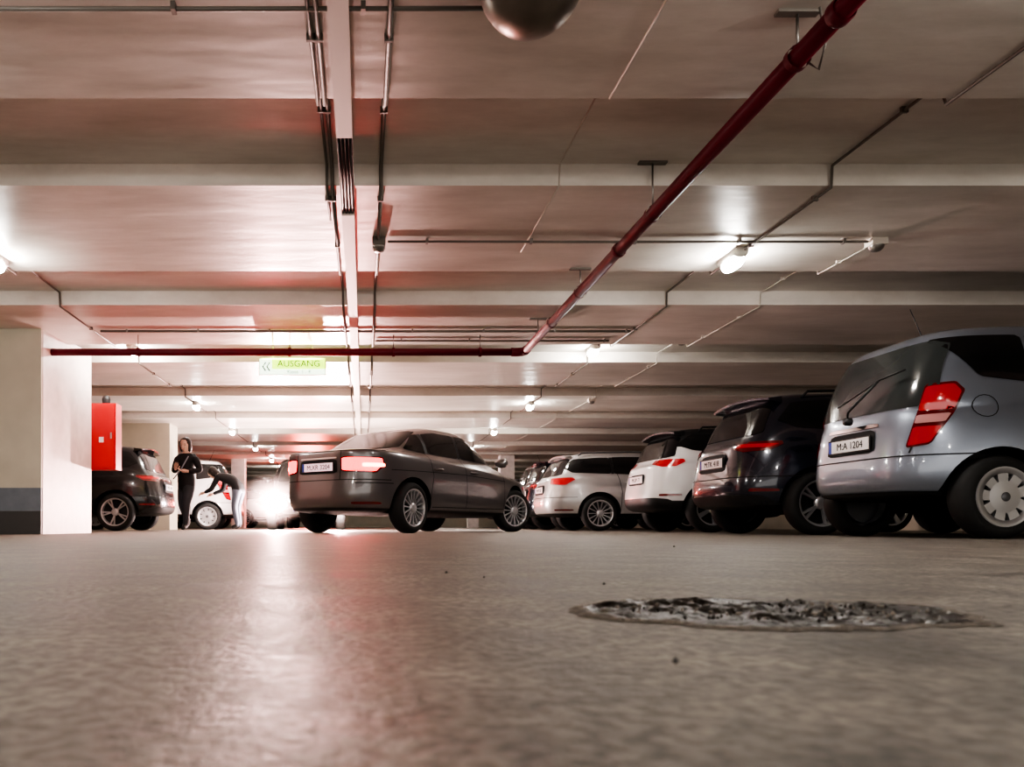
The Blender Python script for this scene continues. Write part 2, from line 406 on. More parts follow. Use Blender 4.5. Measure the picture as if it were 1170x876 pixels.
R2 = math.sqrt(2)
def make_car(name, P):
    e = empty(name, (P['x'], P['y'], 0), P['rz'])
    paint = P['paint']; h = P['L']/2
    vs, fs = body_mesh(P['levels'])
    N = 64
    me = bpy.data.meshes.new('b'); me.from_pydata(vs, [], fs); me.materials.append(paint); me.materials.append(M_black)
    roofm = P.get('roof')
    if roofm: me.materials.append(roofm)
    nl = len(P['levels'])
    for p in me.polygons:
        lv = p.index//N
        if lv < P.get('clad', 1) or p.index == (nl-1)*N: p.material_index = 1
        elif roofm and (lv >= P.get('rooflv', 8)): p.material_index = 2
    o = bpy.data.objects.new('tmp', me); COL.objects.link(o)
    md = o.modifiers.new('s', 'SUBSURF'); md.levels = 2; md.render_levels = 2
    me2 = bake(o); bpy.data.objects.remove(o)
    tree = BVHTree.FromPolygons([v.co.copy() for v in me2.vertices], [tuple(p.vertices) for p in me2.polygons])
    body = bpy.data.objects.new('body_tmp', me2); COL.objects.link(body)
    wr = P['wr']; track = P['levels'][3][2]
    q = MB()
    for ax in P['axles']:
        for sg in (-1, 1):
            R = wr+P.get('arch', .055); y0, y1 = (track-.27)*sg, (track+.2)*sg; K = 40
            cv = [(ax+R*cos(2*pi*k/K), y, wr+.01+R*sin(2*pi*k/K)) for y in (y0, y1) for k in range(K)]
            q.add(cv, [(k, (k+1) % K, K+(k+1) % K, K+k) for k in range(K)]+[tuple(range(K))[::-1], tuple(range(K, 2*K))], M_black)
    cut = q.obj('cut'); cut.data.materials.clear(); cut.data.materials.append(paint); cut.data.materials.append(M_black)
    for p in cut.data.polygons: p.material_index = 1
    md = body.modifiers.new('b', 'BOOLEAN'); md.operation = 'DIFFERENCE'; md.solver = 'EXACT'; md.object = cut
    me3 = bake(body); bpy.data.objects.remove(body); bpy.data.objects.remove(cut)
    me3.shade_smooth(); me3.set_sharp_from_angle(angle=radians(38)); me3.name = 'body'
    bo = link(bpy.data.objects.new('body', me3), e)
    # --- panels
    T = MB()
    AX = {'R': Vector((0, 1, 0)), 'B': Vector((1, 0, 0)), 'F': Vector((-1, 0, 0)), 'T': Vector((0, 0, -1)), 'Q': Vector((1, 1, 0))/R2}
    def panel(poly, axis, m, off=.006, step=.05, both=True, rnd=.14, depth=None, dst=None):
        if depth is None: depth = .20 if m is M_head else .6
        if rnd: poly = chaikin(poly, rnd)
        if axis == 'Q': step = .025
        bm = bmesh.new(); vv = [bm.verts.new((p[0], p[1], 0)) for p in poly]
        try: bm.faces.new(vv)
        except ValueError: bm.free(); return
        xs = [p[0] for p in poly]; ys = [p[1] for p in poly]
        for (lo, hi, no, k) in ((min(xs), max(xs), (1, 0, 0), 0), (min(ys), max(ys), (0, 1, 0), 1)):
            c = lo+step
            while c < hi-.01:
                co = (c, 0, 0) if k == 0 else (0, c, 0)
                bmesh.ops.bisect_plane(bm, geom=bm.verts[:]+bm.edges[:]+bm.faces[:], plane_co=co, plane_no=no); c += step
        hit = []; dd = AX[axis]
        for v in bm.verts:
            a, c = v.co.x, v.co.y
            if axis == 'Q': o_ = Vector((a/R2, -a/R2, c))-dd*5
            else: o_ = {'R': Vector((a, -4, c)), 'B': Vector((-6, a, c)), 'F': Vector((6, a, c)), 'T': Vector((a, c, 4))}[axis]
            r = tree.ray_cast(o_, dd)
            if r[0] is None: hit.append(None)
            else:
                nn = r[1] if r[1].dot(dd) < 0 else -r[1]
                hit.append((r[0]+nn*off, r[3]) if abs(nn.dot(dd)) > .05 else None)
        ds = sorted(x[1] for x in hit if x)
        if not ds: bm.free(); return
        d0 = ds[0]
        bm.verts.index_update()
        ok = [x is not None and x[1] < d0+depth for x in hit]
        for mir in ((1, -1) if both else (1,)):
            vs_ = [((x[0].x, x[0].y*mir, x[0].z) if x else (0, 0, 0)) for x in hit]
            fs_ = [tuple(v.index for v in f.verts) for f in bm.faces if all(ok[v.index] for v in f.verts)]
            used = sorted({i for f in fs_ for i in f}); mp = {i: k for k, i in enumerate(used)}
            fs_ = [tuple(mp[i] for i in f) for f in fs_]
            out = []; ref = -AX[axis].copy(); ref.y *= mir
            for f in fs_:
                p0, p1, p2 = (Vector(vs_[used[f[i]]]) for i in (0, 1, 2))
                nrm = (p1-p0).cross(p2-p0)
                out.append(f if nrm.dot(ref) > 0 else f[::-1])
            (dst or T).add([vs_[i] for i in used], out, m, True)
        bm.free()
    def strip(pts, axis, wd=.010, m=M_line, off=.004, both=True):
        for i in range(len(pts)-1):
            a = Vector(pts[i]); c = Vector(pts[i+1]); d = (c-a).normalized(); nn = Vector((-d.y, d.x))*wd/2
            panel([tuple(a-nn), tuple(c-nn), tuple(c+nn), tuple(a+nn)], axis, m, off, .04, both, 0)
    for (dlo, pillars, gap) in P['dlo']:
        edges = [-99]+pillars+[99]
        for i in range(len(edges)-1):
            pl = clip(clip(dlo, edges[i]+gap/2, 1), edges[i+1]-gap/2, -1)
            if len(pl) > 2: panel(pl, 'R', M_glass, rnd=.06)
        for x in pillars:
            pl = clip(clip(dlo, x-gap/2, 1), x+gap/2, -1)
            if len(pl) > 2: panel(pl, 'R', M_black, off=.004, rnd=0)
    for it in P['panels']:
        panel(it[0], it[1], it[2], **(it[3] if len(it) > 3 else {}))
    # corner lamps: points ('b', y, z) on the tail or ('s', x, z) on the flank
    for (pts, m, off) in P.get('corner', []):
        xr, ws = -h+P.get('inset', .05), track*.975
        panel([((xr+y)/R2, z) if k == 'b' else ((y+ws)/R2, z) for (k, y, z) in pts], 'Q', m, off=off, rnd=.08)
    for it in P.get('strips', []): strip(*it[:2], **(it[2] if len(it) > 2 else {}))
    T.obj('panels', e, fix=False)
    wm = wheel_mesh('wheel', wr, P['rim'], .21, P['ws'], P['wn'])
    for i, ax in enumerate(P['axles']):
        for sg in (-1, 1):
            o = bpy.data.objects.new('wheel_%d' % (i*2+(sg+1)//2+1), wm); o.location = (ax, (track-.125)*sg, wr)
            o.rotation_euler = (0, random.random()*2, (pi if sg > 0 else 0)+(P.get('steer', 0) if i == 1 else 0)); link(o, e)
    q = MB(); mx, mz = P['mirror']
    for sg in (-1, 1):
        yw = track*.90
        pr = [(0.0, .001), (.03, .05), (.10, .075), (.17, .07), (.21, .03), (.215, .001)]
        vs_ = []; K = 14
        for (t, rr) in pr:
            for k in range(K): vs_.append((mx+rr*.9*cos(2*pi*k/K), sg*(yw+t), mz+.02+rr*.95*sin(2*pi*k/K)))
        q.add(vs_, [(i*K+k, i*K+(k+1) % K, (i+1)*K+(k+1) % K, (i+1)*K+k) for i in range(len(pr)-1) for k in range(K)], paint if not P.get('bm') else M_black, True)
        for hx in P['handles']:
            r = tree.ray_cast(Vector((hx, -4, P['hz'])), Vector((0, 1, 0)))
            if r[0]:
                yy = abs(r[0].y)
                q.tube([(hx-.09, sg*(yy-.005), P['hz']), (hx-.08, sg*(yy+.025), P['hz']), (hx+.08, sg*(yy+.025), P['hz']), (hx+.09, sg*(yy-.005), P['hz'])], .012, paint, 8)
    q.obj('mirrors_and_handles', e)
    for ax_, key in (('B', 'plate'), ('F', 'fplate')):
        if key in P:
            zc_ = P[key]; q = MB(); d = 1 if ax_ == 'B' else -1
            r = tree.ray_cast(Vector((-6*d, 0, zc_)), Vector((d, 0, 0)))
            if r[0]:
                xx = r[0].x-d*.012; pm = P.get('platem', M_plate)
                q.box((min(xx, xx-d*.008), -.27, zc_-.062), (max(xx, xx-d*.008), .27, zc_+.062), M_black)
                q.box((min(xx-d*.008, xx-d*.012), -.255, zc_-.05), (max(xx-d*.008, xx-d*.012), .255, zc_+.05), pm)
                q.box((min(xx-d*.011, xx-d*.013), .22 if d > 0 else -.255, zc_-.05), (max(xx-d*.011, xx-d*.013), .255 if d > 0 else -.22, zc_+.05), M_blue)
                q.obj('licence_plate', e)
                if P.get('ptext') and d > 0: text(P['ptext'], .085, M_line, (xx-.0135, -.02, zc_-.003), (pi/2, 0, -pi/2), e, 'plate_lettering', .001)
    if P.get('rails'):
        xa, xb, yy, zz = P['rails']; q = MB()
        for sg in (-1, 1): q.tube([(xa-.06, sg*yy, zz-.03), (xa, sg*yy, zz+.025), ((xa+xb)/2, sg*yy, zz+.045), (xb, sg*yy, zz+.025), (xb+.06, sg*yy, zz-.03)], .014, M_rimd if not P.get('railm') else P['railm'], 8)
        q.obj('roof_rails', e)
    if P.get('ant'):
        ax1, az = P['ant']; q = MB(); q.tube([(ax1, 0, az-.02), (ax1-.02, 0, az+.03), (ax1-.12, 0, az+.26)], .004, M_black, 6, rads=[.012, .006, .003]); q.obj('antenna', e)
    if P.get('spoiler'):
        sx, sw, sz, sl, sm = P['spoiler']; q = MB(); K = 12; vs_ = []
        for i in range(K+1):
            v = -1+2*i/K; yb = sw*v; back = sl*(1-.18*v*v); zz = sz-.045*v*v
            vs_ += [(sx, yb*.96, zz+.005), (sx-back, yb, zz-.015), (sx-back+.01, yb, zz-.04), (sx-.0, yb*.96, zz-.06)]
        fs_ = []
        for i in range(K):
            for k in range(4): fs_.append((i*4+k, i*4+(k+1) % 4, (i+1)*4+(k+1) % 4, (i+1)*4+k))
        fs_ += [(0, 1, 2, 3), tuple(K*4+k for k in (3, 2, 1, 0))]
        q.add(vs_, fs_, sm); q.obj('roof_spoiler', e)
    return e, tree

def copy_car(src, name, x, y, rz, paint=None, old=None, swap=None):
    e = empty(name, (x, y, 0), rz); sw = dict(swap or {})
    if paint: sw[old] = paint
    for c in list(src.children):
        d = c.data
        if c.type != 'MESH': continue
        o = bpy.data.objects.new(c.name.split('.')[0], d); o.location = c.location; o.rotation_euler = c.rotation_euler; link(o, e)
        if sw:
            o.data = d.copy()
            for i, m in enumerate(o.data.materials):
                if m in sw: o.data.materials[i] = sw[m]
    return e

def hatch_levels(L, Wd, H, br, bf, hood, cowl, rf, rr, clear=.26, rg=.12, roofw=.70, nb=5.0, rb=.0):
    h = L/2; w = Wd/2
    base = (-h+rg, cowl, w*.90, br+.05, bf+.03, 5.5, .0)
    edge = (rr, rf, w*roofw, H-.085, H-.085, 5.5, .02)
    mid = tuple((base[i]*.5+edge[i]*.5) for i in range(7)); mid = (mid[0]-.03, mid[1]+.04, mid[2]+.022, mid[3], mid[4], 5.5, .0)
    return [(-h+.16, h-.2, w*.86, clear, clear-.03, 4.5, 0), (-h+.04, h-.06, w*.955, clear+.06, clear+.04, nb, 0),
            (-h, h, w*.985, .45, .42, nb, 0), (-h+.01, h-.01, w, .58, .54, nb, 0),
            (-h+.035+rb, h-.05, w*.995, .80, .68, nb, .02), (-h+.06+rb, h-.13, w*.965, br-.04, hood-.09, nb, .03),
            (-h+.08+rb, h-.24, w*.935, br+.02, hood-.03, nb, .04), base, mid, edge,
            (rr+.09, rf-.09, w*roofw*.86, H-.022, H-.022, 5, .012), (rr+.4, rf-.4, w*.3, H-.008, H-.008, 4, .008)]

P_silver = mat('paint_silver_blue', (.25, .28, .335), .32, metal=.6, coat=.8)
P_grey = mat('paint_graphite', (.15, .138, .14), .3, metal=.55, coat=1)
P_navy = mat('paint_navy', (.010, .013, .026), .25, metal=.3, coat=1)
P_white = mat('paint_white', (.68, .66, .66), .3, coat=.8)
P_lsilver = mat('paint_light_silver', (.46, .45, .45), .32, metal=.4, coat=.8)
P_blk = mat('paint_black', (.006, .006, .007), .25, coat=.5)

# --- compact hatchback (near right)
A = dict(L=3.84, paint=P_silver, x=6.03, y=6.60, rz=radians(1.5), wr=.312, rim=.222, ws='cap', wn=9, axles=(-1.29, 1.28),
  levels=hatch_levels(3.84, 1.76, 1.68, .98, .99, .93, 1.45, .55, -1.60, .30, .10, .75, 4.2),
  dlo=[([(-1.60, 1.56), (-1.38, 1.23), (-1.02, 1.18), (-1.02, 1.56)], [], .05),
       ([(-.95, 1.18), (-.95, 1.55), (.45, 1.54), (1.25, 1.10), (1.2, 1.08), (-.9, 1.12)], [-.12, .85], .07)],
  panels=[([(-.68, 1.02), (.68, 1.02), (.60, 1.55), (-.60, 1.55)], 'B', M_rglass, dict(both=False, rnd=.08)),
          ([(-.30, .69), (.30, .69), (.28, .88), (-.28, .88)], 'B', M_line, dict(both=False, rnd=.1)),
          ([(-.32, .895), (.32, .895), (.30, .925), (-.30, .925)], 'B', M_chrome, dict(both=False, rnd=.1, off=.010)),
          ([(-.7, .30), (.7, .30), (.66, .37), (-.66, .37)], 'B', M_black, dict(both=False, rnd=.1)),
          ([(.45, .62), (.80, .66), (.84, .84), (.5, .80)], 'F', M_head), ([(-.4, .62), (.4, .62), (.42, .8), (-.42, .8)], 'F', M_black, dict(both=False)),
          ([(-.70, 1.07), (.70, 1.07), (.60, 1.53), (-.60, 1.53)], 'F', M_glass, dict(both=False, rnd=.06, depth=1.2))],
  corner=[([('b', .60, .70), ('s', -1.90, .72), ('s', -1.71, .95), ('s', -1.62, 1.13), ('s', -1.70, 1.20), ('b', .77, 1.19), ('b', .69, .94)], M_taild, .005),
          ([('b', .62, .715), ('s', -1.905, .735), ('s', -1.80, .86), ('b', .675, .86)], M_tail, .009),
          ([('b', .71, .98), ('s', -1.71, .985), ('s', -1.65, 1.12), ('s', -1.71, 1.18), ('b', .78, 1.17)], M_tail, .009),
          ([('b', .68, .885), ('s', -1.78, .89), ('s', -1.73, .955), ('b', .70, .95)], M_tailw, .010)],
  strips=[([(-.98, 1.55), (-.98, .95), (-.90, .70), (-.90, .36)], 'R'), ([(-.12, 1.1), (-.12, .36)], 'R'), ([(.95, 1.0), (.92, .36)], 'R'), ([(-.9, .36), (.92, .36)], 'R'),
          ([(-1.86, .64), (-1.62, .64)], 'R'), ([(-.80, .64), (.80, .64)], 'B', dict(both=False)), ([(-.58, .66), (-.66, 1.0)], 'B'),
          ([(-1.37+.085*cos(t*pi/8), 1.0+.085*sin(t*pi/8)) for t in range(17)], 'R', dict(wd=.006))],
  mirror=(.95, 1.10), handles=(-.78, .05), hz=.93, plate=.775, fplate=.45, ptext='M:A 1204', ant=(-1.25, 1.68))
car_a, tr = make_car('hatchback_car', A)
q = MB()
q.tube([(-1.925, -.02, .975), (-1.945, -.05, 1.05), (-1.86, -.30, 1.27)], .012, M_black, 8); q.tube([(-1.93, .10, 1.11), (-1.845, -.30, 1.28), (-1.80, -.52, 1.32)], .008, M_black, 6)
q.lathe([(.0, -1.955), (.03, -1.95), (.035, -1.90)], M_black, 16, 'x', (0, -.02, .975)); q.obj('rear_wiper', car_a)

# --- dark crossover
B = dict(L=4.3, paint=P_navy, x=6.12, y=8.95, rz=radians(2), wr=.335, rim=.245, ws='twin', wn=5, axles=(-1.37, 1.25), arch=.05, clad=1,
  levels=hatch_levels(4.3, 1.82, 1.56, .97, .97, .95, 1.25, .35, -1.72, .26, .20, .70, 4.2, .02),
  dlo=[([(-1.72, 1.22), (-1.55, 1.42), (-.9, 1.46), (.25, 1.46), (1.05, 1.05), (-.6, 1.07), (-1.55, 1.14)], [-1.05, -.08], .06)],
  panels=[([(-.62, 1.08), (.62, 1.08), (.54, 1.42), (-.54, 1.42)], 'B', M_glass, dict(both=False, rnd=.08)),
          ([(-.30, .70), (.30, .70), (.27, .90), (-.27, .90)], 'B', M_line, dict(both=False, rnd=.1)),
          ([(-.78, .27), (.78, .27), (.70, .43), (-.70, .43)], 'B', M_black, dict(both=False, rnd=.1)),
          ([(.62, .46), (.78, .46), (.78, .49), (.64, .50)], 'B', M_taild),
          ([(.45, .62), (.84, .66), (.86, .78), (.5, .74)], 'F', M_head), ([(-.42, .42), (.42, .42), (.46, .74), (-.46, .74)], 'F', M_black, dict(both=False)),
          ([(-.72, 1.03), (.72, 1.03), (.58, 1.45), (-.58, 1.45)], 'F', M_glass, dict(both=False, rnd=.06, depth=1.3))],
  inset=.08, corner=[([('b', .40, .93), ('b', .58, .89), ('s', -2.0, .90), ('s', -1.84, .96), ('s', -1.86, 1.0), ('b', .44, 1.0)], M_taild, .006),
                     ([('b', .44, .94), ('s', -2.0, .93), ('s', -1.88, .97), ('b', .48, .975)], M_tail, .010)],
  strips=[([(-.98, 1.07), (-.94, .70), (-.98, .4)], 'R'), ([(-.08, 1.07), (-.08, .36)], 'R'), ([(.9, .95), (.88, .36)], 'R'), ([(-.84, .62), (.84, .62)], 'B', dict(both=False))],
  mirror=(.80, 1.04), handles=(-.80, .10), hz=.90, plate=.80, fplate=.5, ptext='M:TK 418', spoiler=(-1.62, .60, 1.535, .20, P_navy), rails=(-1.35, .2, .60, 1.52), railm=M_black)
car_b, _ = make_car('crossover_car', B)

# --- white crossover, black roof
C = dict(L=4.25, paint=P_white, roof=M_black, rooflv=8, x=6.22, y=11.75, rz=radians(2), wr=.335, rim=.235, ws='five', wn=5, axles=(-1.33, 1.25), clad=2, bm=True,
  levels=hatch_levels(4.25, 1.80, 1.53, .96, .96, .95, 1.25, .35, -1.70, .28, .20, .70, 4.2, .02),
  dlo=[([(-1.75, 1.25), (-1.55, 1.39), (-.9, 1.42), (.25, 1.42), (1.05, 1.05), (-.6, 1.07), (-1.55, 1.17)], [-1.05, -.08], .06)],
  panels=[([(-.66, 1.07), (.66, 1.07), (.56, 1.39), (-.56, 1.39)], 'B', M_glass, dict(both=False, rnd=.08)),
          ([(-.28, .70), (.28, .70), (.26, .86), (-.26, .86)], 'B', M_line, dict(both=False, rnd=.1)),
          ([(-.80, .27), (.80, .27), (.70, .50), (-.70, .50)], 'B', M_black, dict(both=False, rnd=.1)),
          ([(.62, .52), (.78, .52), (.78, .55), (.62, .55)], 'B', M_taild),
          ([(.45, .66), (.84, .70), (.86, .80), (.5, .76)], 'F', M_head), ([(-.42, .42), (.42, .42), (.46, .70), (-.46, .70)], 'F', M_black, dict(both=False)),
          ([(-.72, 1.05), (.72, 1.05), (.58, 1.41), (-.58, 1.41)], 'F', M_glass, dict(both=False, rnd=.06, depth=1.3))],
  inset=.08, corner=[([('b', .40, .99), ('b', .70, .94), ('s', -1.96, .94), ('s', -1.80, 1.01), ('s', -1.84, 1.05), ('b', .44, 1.05)], M_tail, .008)],
  strips=[([(-.98, 1.09), (-.94, .70), (-.98, .4)], 'R'), ([(-.08, 1.07), (-.08, .36)], 'R')],
  mirror=(.80, 1.06), handles=(-.80, .10), hz=.92, plate=.78, fplate=.5, ptext='M:OP 77', spoiler=(-1.60, .58, 1.505, .20, M_black), rails=(-1.35, .2, .60, 1.49), railm=M_black)
car_c, _ = make_car('crossover_car', C)

# --- silver estate
D = dict(L=4.5, paint=P_lsilver, x=5.52, y=14.55, rz=radians(2), wr=.315, rim=.232, ws='multi', wn=14, axles=(-1.35, 1.32),
  levels=hatch_levels(4.5, 1.78, 1.42, .92, .93, .88, 1.25, .30, -1.85, .24, .18, .70, 4.2, .02),
  dlo=[([(-1.98, 1.15), (-1.75, 1.29), (-.9, 1.33), (.2, 1.33), (1.05, 1.0), (-.6, 1.0), (-1.8, 1.04)], [-1.10, -.08], .05)],
  panels=[([(-.62, .99), (.62, .99), (.54, 1.31), (-.54, 1.31)], 'B', M_glass, dict(both=False, rnd=.08)),
          ([(-.30, .66), (.30, .66), (.27, .84), (-.27, .84)], 'B', M_line, dict(both=False, rnd=.1)),
          ([(.60, .36), (.76, .36), (.76, .39), (.60, .39)], 'B', M_taild),
          ([(.45, .60), (.84, .66), (.86, .78), (.5, .72)], 'F', M_head), ([(-.42, .38), (.42, .38), (.46, .66), (-.46, .66)], 'F', M_black, dict(both=False)),
          ([(-.70, 1.0), (.70, 1.0), (.56, 1.32), (-.56, 1.32)], 'F', M_glass, dict(both=False, rnd=.06, depth=1.3))],
  inset=.08, corner=[([('b', .52, .84), ('s', -2.08, .82), ('s', -1.88, .92), ('s', -1.95, .96), ('b', .50, .95)], M_tail, .008)],
  strips=[([(-1.02, 1.02), (-.96, .70), (-.98, .34)], 'R'), ([(-.08, 1.02), (-.08, .34)], 'R'), ([(.9, .95), (.88, .34)], 'R'), ([(-.80, .60), (.80, .60)], 'B', dict(both=False))],
  mirror=(.82, 1.0), handles=(-.80, .10), hz=.86, plate=.75, fplate=.45, ptext='M:HY 302', spoiler=(-1.76, .56, 1.40, .16, P_lsilver), rails=(-1.6, .2, .58, 1.38))
car_d, _ = make_car('estate_car', D)

# --- grey sedan
w = .90
sed = [(-2.06, 2.05, w*.86, .24, .20, 4.5, 0), (-2.21, 2.2, w*.96, .30, .26, 4.2, 0), (-2.26, 2.26, w*.99, .44, .40, 4.0, 0), (-2.25, 2.25, w, .57, .52, 4.0, 0),
       (-2.22, 2.21, w*.995, .76, .64, 4.2, .02), (-2.21, 2.14, w*.975, .95, .70, 4.6, .025), (-2.21, 2.08, w*.955, 1.025, .735, 4.8, .03), (-2.17, 2.00, w*.925, 1.05, .76, 5, .03),
       (-1.56, 1.14, w*.85, 1.065, .95, 4.8, .0), (-1.52, 1.08, w*.835, 1.09, .985, 4.8, .0), (-1.24, .74, w*.785, 1.235, 1.19, 4.8, .0), (-.96, .38, w*.70, 1.37, 1.365, 4.8, .015),
       (-.84, .26, w*.60, 1.43, 1.43, 4.5, .012), (-.4, -.05, w*.30, 1.452, 1.452, 4, .008)]
E = dict(L=4.52, paint=P_grey, x=.83, y=11.40, rz=radians(51), wr=.325, rim=.24, ws='multi', wn=16, axles=(-1.36, 1.38), steer=-.35, levels=sed,
  dlo=[([(-1.32, 1.09), (-1.02, 1.30), (-.6, 1.355), (.22, 1.35), (.95, 1.03), (.9, 1.0), (-1.1, 1.05)], [-.92, -.12], .06)],
  panels=[([(-.62, 1.10), (.62, 1.10), (.54, 1.37), (-.54, 1.37)], 'B', M_sglass, dict(both=False, rnd=.08, depth=1.4)),
          ([(.62, .86), (.77, .86), (.77, .82), (.62, .82)], 'B', M_tailcore, dict(rnd=.1, off=.014)),
          ([(-.32, .74), (.32, .74), (.30, .92), (-.30, .92)], 'B', M_line, dict(both=False, rnd=.1)),
          ([(-.30, .925), (.30, .925), (.30, .945), (-.30, .945)], 'B', M_chrome, dict(both=False, rnd=.1, off=.01)),
          ([(.5, .36), (.74, .36), (.74, .39), (.5, .39)], 'B', M_taild),
          ([(-.6, .24), (.6, .24), (.55, .32), (-.55, .32)], 'B', M_black, dict(both=False, rnd=.1)),
          ([(.42, .60), (.84, .62), (.86, .72), (.5, .70)], 'F', M_head), ([(-.30, .50), (.30, .50), (.32, .66), (-.32, .66)], 'F', M_black, dict(both=False)),
          ([(-.70, 1.02), (.70, 1.02), (.54, 1.35), (-.54, 1.35)], 'F', M_glass, dict(both=False, rnd=.06, depth=1.4))],
  inset=.06, corner=[([('b', .36, .76), ('s', -2.12, .735), ('s', -1.96, .83), ('s', -1.99, .94), ('b', .36, .95)], M_taild, .006),
                     ([('b', .38, .775), ('s', -2.13, .76), ('s', -1.99, .85), ('s', -2.01, .925), ('b', .38, .935)], M_tailon, .009)],
  strips=[([(-1.0, 1.05), (-.94, .75), (-1.0, .5), (-1.0, .34)], 'R'), ([(-.12, 1.0), (-.12, .34)], 'R'), ([(.98, .95), (.95, .34)], 'R'), ([(-.95, .34), (.95, .34)], 'R'),
          ([(-.80, .66), (.80, .66)], 'B', dict(both=False)), ([(-2.16, .62), (-1.72, .62)], 'R'), ([(-1.75, .79), (-.2, .80), (1.0, .76)], 'R', dict(wd=.008)), ([(-.36, .66), (-.36, 1.02)], 'B'), ([(-.8, 1.02), (.8, 1.02)], 'B', dict(both=False, wd=.007))],
  mirror=(.80, 1.0), handles=(-.82, .10), hz=.84, plate=.825, platem=M_plate_lit, ptext='M:XR 3204')
car_e, _ = make_car('sedan_car', E)
for sg in (-1, 1):
    l = bpy.data.lights.new('tail', 'AREA'); l.energy = 11; l.color = (1, .05, .06); l.size = .3; l.spread = pi
    o = bpy.data.objects.new('tail_lamp_beam', l); o.location = (-2.40, .66*sg, .84)
    o.rotation_euler = Vector((-1, 0, .35)).to_track_quat('-Z', 'Y').to_euler(); link(o, car_e)

# --- copies
copy_car(car_b, 'crossover_car', -5.75, 14.45, pi, P_blk, P_navy)
copy_car(car_a, 'hatchback_car', -5.05, 18.9, pi+.1, P_white, P_silver)
copy_car(car_b, 'crossover_car', 5.7, 17.35, .03)
copy_car(car_a, 'hatchback_car', 5.9, 20.1, .03, P_lsilver, P_silver)
copy_car(car_d, 'estate_car', 5.9, 22.7, .03, P_blk, P_lsilver)
far = copy_car(car_c, 'crossover_car', -5.6, 22.2, pi, swap={M_tail: M_tailon})  # tail lenses swapped to lit, adding red light at the far left
copy_car(car_d, 'estate_car', -5.6, 28.2, pi)
# extra car with lit tail lenses, added to redden the far aisle
glow_car = copy_car(car_d, 'estate_car', -1.9, 29.5, pi/2, P_blk, P_lsilver, swap={M_tail: M_tailcore})
l = bpy.data.lights.new('red_fill', 'AREA'); l.energy = 160; l.color = (1, .16, .12); l.size = .8; l.spread = pi  # area fill added to tint the background red
o = bpy.data.objects.new('red_fill_light', l); o.location = (-2.5, 0, .95); o.rotation_euler = Vector((-1, 0, .3)).to_track_quat('-Z', 'Y').to_euler(); link(o, glow_car)
# oncoming car with headlights on
on = copy_car(car_a, 'hatchback_car', -1.31, 18.4, -pi/2+.04, P_blk, P_silver)
q = MB()
for sg in (-1, 1): q.lathe([(.0, 1.995), (.12, 1.98), (.17, 1.91), (.12, 1.78)], M_headon, 20, 'x', (0, .60*sg, .56))
q.obj('headlamps', on)
for sg in (-1, 1):
    l = bpy.data.lights.new('beam', 'SPOT'); l.energy = 1500; l.color = (1, .60, .54); l.spot_size = radians(85); l.spot_blend = 1; l.shadow_soft_size = .1
    o = bpy.data.objects.new('headlamp_beam', l); o.location = (2.10, .60*sg, .60); o.rotation_euler = Vector((1, 0, -.05)).to_track_quat('-Z', 'Y').to_euler(); link(o, on)
# scattering volume added in front of the headlamp to imitate lens glare
mm = bpy.data.materials.new('glare_volume'); mm.use_nodes = True; nt = mm.node_tree; nt.nodes.clear()
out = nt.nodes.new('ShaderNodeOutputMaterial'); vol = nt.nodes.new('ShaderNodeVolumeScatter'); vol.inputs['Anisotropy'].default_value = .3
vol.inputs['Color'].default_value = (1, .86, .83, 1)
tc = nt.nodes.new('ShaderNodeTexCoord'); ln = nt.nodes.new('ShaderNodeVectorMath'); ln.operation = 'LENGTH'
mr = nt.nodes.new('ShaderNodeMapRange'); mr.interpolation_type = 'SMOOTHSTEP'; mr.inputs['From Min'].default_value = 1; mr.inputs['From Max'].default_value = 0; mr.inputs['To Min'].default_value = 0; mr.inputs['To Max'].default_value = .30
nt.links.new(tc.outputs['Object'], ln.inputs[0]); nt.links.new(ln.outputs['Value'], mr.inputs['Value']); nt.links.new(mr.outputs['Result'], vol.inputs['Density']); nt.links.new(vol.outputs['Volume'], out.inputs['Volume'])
bm = bmesh.new(); bmesh.ops.create_icosphere(bm, subdivisions=3, radius=1); me = bpy.data.meshes.new('glare_volume'); bm.to_mesh(me); bm.free(); me.materials.append(mm)
o = bpy.data.objects.new('glare_volume', me); o.location = (-1.90, 15.7, .62); o.scale = (.75, .75, .6); link(o)

